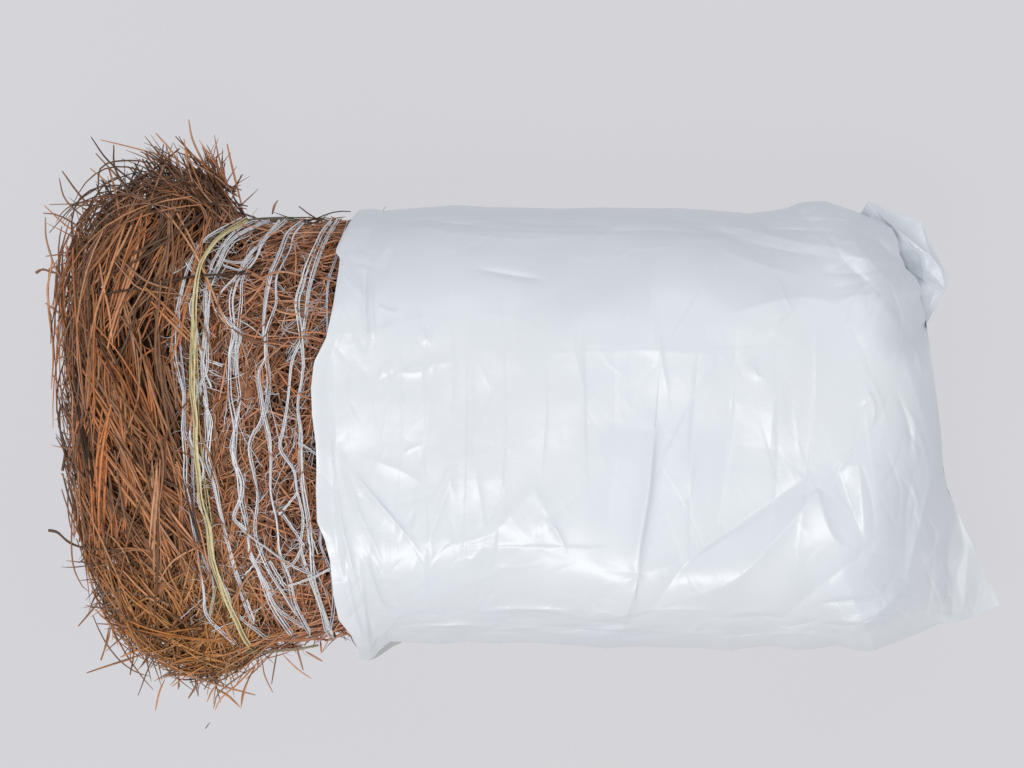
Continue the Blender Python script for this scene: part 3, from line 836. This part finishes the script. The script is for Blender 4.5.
    for k in range(16):
        a = math.radians(rr.uniform(120, 265)); r0 = rr.uniform(4, 14); r1 = rr.uniform(30, 85); b = rr.normal(0, .18)
        p = lambda q, e: (908 + q * math.cos(a + e), 262 - q * math.sin(a + e))
        z += cr([p(r0, 0), p((r0 + r1) / 2, b / 2), p(r1, b)], rr.choice([-1, 1]) * rr.uniform(.9, 2.2) * mm, rr.uniform(2, 6), rr.uniform(3, 10), soft=.6)
    for k in range(80):
        x = rr.uniform(400, 940); l = rr.uniform(12, 48); y = 634 - rr.exponential(7) - max(0, x - 870) * .35
        z += cr([(x - l, y + rr.normal(0, 3)), (x, y + rr.normal(0, 2)), (x + l, y + rr.normal(0, 3))], rr.choice([-1.2, 1]) * rr.uniform(1, 3.4) * mm, rr.uniform(1.2, 3), rr.uniform(2, 6), soft=.5)
    for k in range(30):
        x = rr.uniform(380, 860); l = rr.uniform(20, 80); y = 217 + rr.exponential(8)
        z += cr([(x - l, y - 2 + rr.normal(0, 2)), (x, y + rr.normal(0, 2)), (x + l, y + 3 + rr.normal(0, 3))], rr.choice([-1, 1]) * rr.uniform(.8, 2.6) * mm, rr.uniform(1.2, 4), rr.uniform(2, 8), soft=.5)
    for k in range(34):
        y = rr.uniform(300, 610); x = 925 - rr.exponential(16) + max(0, y - 500) * .3; l = rr.uniform(10, 42)
        z += cr([(x - 4 - l * .25, y - l), (x, y), (x + rr.normal(0, 4), y + l)], rr.choice([-1, 1]) * rr.uniform(.6, 2.0) * mm, rr.uniform(1.2, 3), rr.uniform(2, 8), soft=.5)
    # scattered small film crinkles, denser toward edges and corners
    r = np.random.default_rng(77)
    spots = [(350, 300, 30, 60, 95, 26), (380, 590, 38, 50, 100, 34), (430, 470, 50, 60, 90, 22), (500, 540, 60, 40, 60, 16), (620, 620, 130, 14, 160, 26), (830, 620, 90, 20, 150, 24),
             (890, 280, 40, 50, 50, 30), (780, 225, 90, 18, 165, 22), (520, 225, 110, 14, 5, 16), (680, 350, 120, 60, 90, 14), (880, 520, 50, 60, 75, 18), (640, 480, 60, 90, 90, 8),
             (960, 590, 22, 22, 60, 8), (560, 360, 130, 60, 80, 14), (490, 595, 70, 22, 25, 20), (560, 610, 90, 18, 165, 12), (905, 600, 30, 25, 50, 14)]
    for cx, cy, sx, sy, a0, n in spots:
        for _ in range(int(n * 1.7)):
            x, y = r.normal(cx, sx), r.normal(cy, sy); a = math.radians(r.normal(a0, 28)); l = r.uniform(7, 30)
            b = r.normal(0, .12); g = .4 if (cx, cy) in ((680, 350), (560, 360), (640, 480)) else (.6 if (cx, cy) in ((430, 470), (500, 540)) else 1)
            pl = [(x - math.cos(a) * l, y + math.sin(a) * l), (x + math.sin(a) * l * b, y + math.cos(a) * l * b), (x + math.cos(a) * l, y - math.sin(a) * l)]
            z += cr(pl, g * r.choice([-1, 1]) * r.uniform(.2, .75) * mm, r.uniform(1.0, 3), r.uniform(2, 8), soft=.6)
    return z


def bag_half(X, Y, sgn):
    """height above / below the outline height."""
    # distances to upper and lower edges measured in plan
    d = None


def bag_surface(NS, NT):
    sq = np.linspace(0, 1, NS)
    v = np.linspace(0, 1, NT)
    tq = v - np.sin(2 * math.pi * v) / (2 * math.pi) * .82     # denser by both long edges
    X, Y = coons(NS, NT, sq, tq)
    Ls = (Y[-1] - Y[0])[None]
    dt = tq[:, None] * Ls; db = (1 - tq[:, None]) * Ls
    away = sm(400, 520, X)
    RT = 148 + away * 38 * vnoise(X, Y * .6, 75, 41); RB = 102 + away * 30 * vnoise(X, Y * .6, 70, 42)
    soft = lambda w: (1 - (1 - np.clip(w, 0, 1)) ** 2.15) ** .52
    pT = soft(dt / RT); pB = soft(db / RB)
    q_ = sm(455, 570, Y)
    xe = 946 + 22 * q_ + 7 * q_ * vnoise(Y, Y * 0, 34, 88)
    u = np.clip((X - (xe - 85 - 45 * q_)) / (85 + 45 * q_), 0, 1)
    ex = .5 + 1.15 * sm(440, 560, Y)
    e = (1 - u ** 2.2) ** ex
    # the upper right corner sinks toward the folded flap
    dr, _, _ = seg_dist(X, Y, RIGHT[:11]); c2 = np.sqrt(1 - (1 - np.clip((dr + 1) / 60, 0, 1)) ** 2)
    c2 = c2 + (1 - c2) * .48 * (1 - sm(285, 345, Y))
    e = e * np.where(Y < 330, c2, c2 * (1 - sm(330, 400, Y)) + sm(330, 400, Y))
    prof = pT * pB * np.maximum(e, .015)
    drop = -.040 * sm(930, 1000, X) * sm(470, 600, Y)
    return X, Y, prof, drop, tq, sq


NS, NT = 760, 520
X, Y, prof, drop, tq, sq = bag_surface(NS, NT)
H_BAG = .138
disp = bag_disp(X, Y)
edge = np.clip(np.minimum(tq, 1 - tq)[:, None] / .05, 0, 1) ** .6 * np.ones_like(X)
edge = edge * np.clip((1 - sq)[None] / .006, 0, 1) ** .6
# mouth lip stands a little off the straw and ripples
lip = np.exp(-(sq[None] * 640 / 14) ** 2) * (.004 + .003 * vnoise(X * 0, Y, 40, 9))
Z = ZM + drop + H_BAG * prof + disp * (.25 + .75 * edge) + lip * edge
Vt = at(X, Y, Z).reshape(-1, 3)
idx = np.arange(NS * NT).reshape(NT, NS)
Ft = np.stack([idx[1:, :-1], idx[1:, 1:], idx[:-1, 1:], idx[:-1, :-1]], -1).reshape(-1, 4)
# underside: coarser rows, sharing the two long edges and the closed end
NB = 60
vb = np.linspace(0, 1, NB); tb = vb - np.sin(2 * math.pi * vb) / (2 * math.pi) * .9
def rows(A):
    return np.stack([np.interp(tb, tq, A[:, j]) for j in range(NS)], 1)
Xb, Yb, pb, db_ = rows(X), rows(Y), rows(prof), rows(drop)
Zb = ZM + db_ - .144 * pb * (1 + .02 * vnoise(Xb, Yb, 50, 4)) - .001
Zb = np.maximum(Zb, .003)
Zb[0] = Z[0]; Zb[-1] = Z[-1]; Zb[:, -1] = np.interp(tb, tq, Z[:, -1])
Vb = at(Xb, Yb, Zb).reshape(-1, 3)
ib = np.arange(NS * NB).reshape(NB, NS) + NS * NT
ib[0] = idx[0]; ib[-1] = idx[-1]
Fb = np.stack([ib[:-1, :-1], ib[:-1, 1:], ib[1:, 1:], ib[1:, :-1]], -1).reshape(-1, 4)
V = np.vstack([Vt, Vb]) - GOFF
mesh_obj('bag_body', V, np.vstack([Ft, Fb]), FILM, bag)


# folded corner flap, upper right
def patch(name, A, B, zA, zB, n, m, mat, fn=None, label=None):
    """sheet between two edge polylines A and B."""
    a = resample(np.c_[np.array(A, float), zA], n) if False else None
    def lin(pl, z):
        p = np.c_[np.array(pl, float), np.array(z, float)]
        L = np.r_[0, np.cumsum(np.linalg.norm(np.diff(p[:, :2], axis=0), axis=1))]
        q = np.linspace(0, L[-1], n)
        return np.stack([np.interp(q, L, p[:, k]) for k in range(3)], -1)
    a, b = lin(A, zA), lin(B, zB)
    t = np.linspace(0, 1, m)[:, None, None]
    P = a[None] * (1 - t) + b[None] * t
    if fn is not None: P[..., 2] += fn(P[..., 0], P[..., 1])
    i = np.arange(n * m).reshape(m, n)
    F = np.stack([i[1:, :-1], i[1:, 1:], i[:-1, 1:], i[:-1, :-1]], -1).reshape(-1, 4)
    return mesh_obj(name, at(P[..., 0], P[..., 1], P[..., 2]).reshape(-1, 3) - GOFF, F, mat, bag, label=label)


def flap_fn(X, Y):
    f = lambda pl, a, wl, wr: crease(X, Y, pl, a, wl, wr, tap=.3, soft=.35)
    z = f([(869, 203), (893, 226), (914, 243), (938, 265), (945, 290)], .010, 6, 8)
    z += f([(869, 202), (868, 214), (880, 224)], .005, 2.5, 4)
    z += f([(873, 206), (882, 219), (895, 233)], -.003, 2, 4)
    z += f([(921, 222), (927, 245), (934, 262)], .003, 3, 6)
    z += f([(898, 232), (912, 248), (920, 254), (925, 280)], .008, 2, 5)
    z += f([(908, 246), (904, 256), (908, 262)], .004, 2, 4)
    z += f([(944, 291), (930, 283), (918, 276)], .007, 2, 5)
    z += f([(927, 270), (938, 280), (946, 290)], -.003, 3, 3)
    z += f([(935, 290), (930, 305), (927, 322)], -.004, 3, 4)
    z += f([(940, 262), (930, 268), (922, 285)], .003, 2, 4)
    z += .0008 * vnoise(X, Y, 14, 61) + .0004 * vnoise(X, Y, 6, 62)
    return z


patch('corner_flap', [(858, 215), (860.5, 213.5), (868.3, 201.3), (893, 211.5), (921, 221.5), (935, 251), (948.9, 279), (945.5, 290.6), (935, 309), (926, 324.8), (921, 334)],
      [(850, 222), (858, 232), (868, 240), (878, 250), (884, 260), (890, 270), (897, 278), (902, 290), (906, 300), (912, 312), (914, 332)],
      [.150, .152, .152, .156, .160, .160, .160, .158, .154, .150, .148], [.150, .160, .168, .176, .180, .166, .160, .176, .184, .176, .158], 200, 120, FILM, flap_fn,
      label='folded corner of film at the upper right')
patch('mouth_fold', [(369, 660), (374, 657), (379.5, 650), (391, 641), (402, 641.5)], [(369, 660.5), (376, 658), (383, 653.5), (392, 647), (402, 642.5)],
      [.130, .130, .135, .14, .146], [.10, .10, .105, .11, .14], 40, 10, INNER, label='grey inside of film curling out below the mouth')
patch('hem_fold', [(862, 648), (889, 640), (915, 628), (940, 619), (956, 622)], [(866, 652), (892, 644.5), (914, 635.5), (942, 622.5), (954, 623.4)],
      [.12, .12, .11, .10, .10], [.10, .10, .09, .08, .09], 60, 10, FILM)

q = resample([(205, 729), (208, 725), (210, 722)], 8)
V, F = tubes(at(q[:, 0], q[:, 1], np.full(8, .0012))[None], (np.array([.2, .4, .5, .5, .5, .4, .3, .2]) / 1000)[None], 5)
fr_ = mesh_obj('needle_fragment', V, F, TWIG)
fr_['label'] = 'tiny dark broken needle fragment lying below the straw'; fr_['category'] = 'needle fragment'

# ================================================================ SETTING
def ground():
    m, nt, b = mat_new('added_surface_glow')
    nt.nodes.remove(b); out = nt.nodes['Material Output']
    tc = nt.nodes.new('ShaderNodeTexCoord')
    n = nt.nodes.new('ShaderNodeTexNoise'); n.inputs['Scale'].default_value = 1.3; n.inputs['Detail'].default_value = 2
    nt.links.new(tc.outputs['Object'], n.inputs['Vector'])
    r = nt.nodes.new('ShaderNodeValToRGB')
    r.color_ramp.elements[0].position = .3; r.color_ramp.elements[1].position = .7
    r.color_ramp.elements[0].color = (.655, .650, .685, 1); r.color_ramp.elements[1].color = (.67, .663, .69, 1)
    nt.links.new(n.outputs['Fac'], r.inputs[0])
    n2 = nt.nodes.new('ShaderNodeTexNoise'); n2.inputs['Scale'].default_value = 420; n2.inputs['Detail'].default_value = 3
    nt.links.new(tc.outputs['Object'], n2.inputs['Vector'])
    mr = nt.nodes.new('ShaderNodeMapRange'); mr.inputs['To Min'].default_value = .97; mr.inputs['To Max'].default_value = 1.03
    nt.links.new(n2.outputs['Fac'], mr.inputs['Value'])
    mx = nt.nodes.new('ShaderNodeVectorMath'); mx.operation = 'SCALE'
    nt.links.new(r.outputs[0], mx.inputs[0]); nt.links.new(mr.outputs[0], mx.inputs['Scale'])
    em = nt.nodes.new('ShaderNodeEmission'); em.inputs['Strength'].default_value = EM  # added glow without a real source, washes out the shadow under the bale
    nt.links.new(mx.outputs[0], em.inputs['Color'])
    df = nt.nodes.new('ShaderNodeBsdfDiffuse'); df.inputs['Color'].default_value = (.05, .05, .052, 1)
    ad = nt.nodes.new('ShaderNodeAddShader')
    nt.links.new(em.outputs[0], ad.inputs[0]); nt.links.new(df.outputs[0], ad.inputs[1])
    nt.links.new(ad.outputs[0], out.inputs['Surface'])
    s = 6.0
    o = mesh_obj('glowing_surface', [(-s, -s, 0), (s, -s, 0), (s, s, 0), (-s, s, 0)], [(0, 1, 2, 3)], m)
    o['kind'] = 'structure'


EM = .93
ground()

w = bpy.data.worlds.new('World'); bpy.context.scene.world = w; w.use_nodes = True
bg = w.node_tree.nodes['Background']; bg.inputs['Color'].default_value = (.93, .95, 1.0, 1); bg.inputs['Strength'].default_value = .565


def area(name, loc, target, size, power, col):
    l = bpy.data.lights.new(name, 'AREA'); l.shape = 'RECTANGLE'; l.size = size[0]; l.size_y = size[1]; l.energy = power; l.color = col
    o = bpy.data.objects.new(name, l); C.objects.link(o); o.location = loc
    from mathutils import Vector
    o.rotation_euler = (Vector(target) - Vector(loc)).to_track_quat('-Z', 'Y').to_euler()
    return o


area('softbox', (-.3, -1.15, 3.2), (0, 0, .15), (1.5, 1.0), 46, (1, .965, .915))
area('overhead_fill', (.5, 1.9, 3.0), (.2, 0, .15), (2.2, 1.4), 13, (.96, .98, 1))  # added fill to brighten the far upper side of the bag

cam = bpy.data.cameras.new('camera'); co = bpy.data.objects.new('camera', cam); C.objects.link(co)
co.location = (0, 0, ZM + D); cam.sensor_width = 36; cam.lens = 36 * D / 1.024; cam.clip_end = 50
sc = bpy.context.scene; sc.camera = co
sc.view_settings.view_transform = 'Standard'; sc.view_settings.look = 'None'; sc.view_settings.exposure = 0
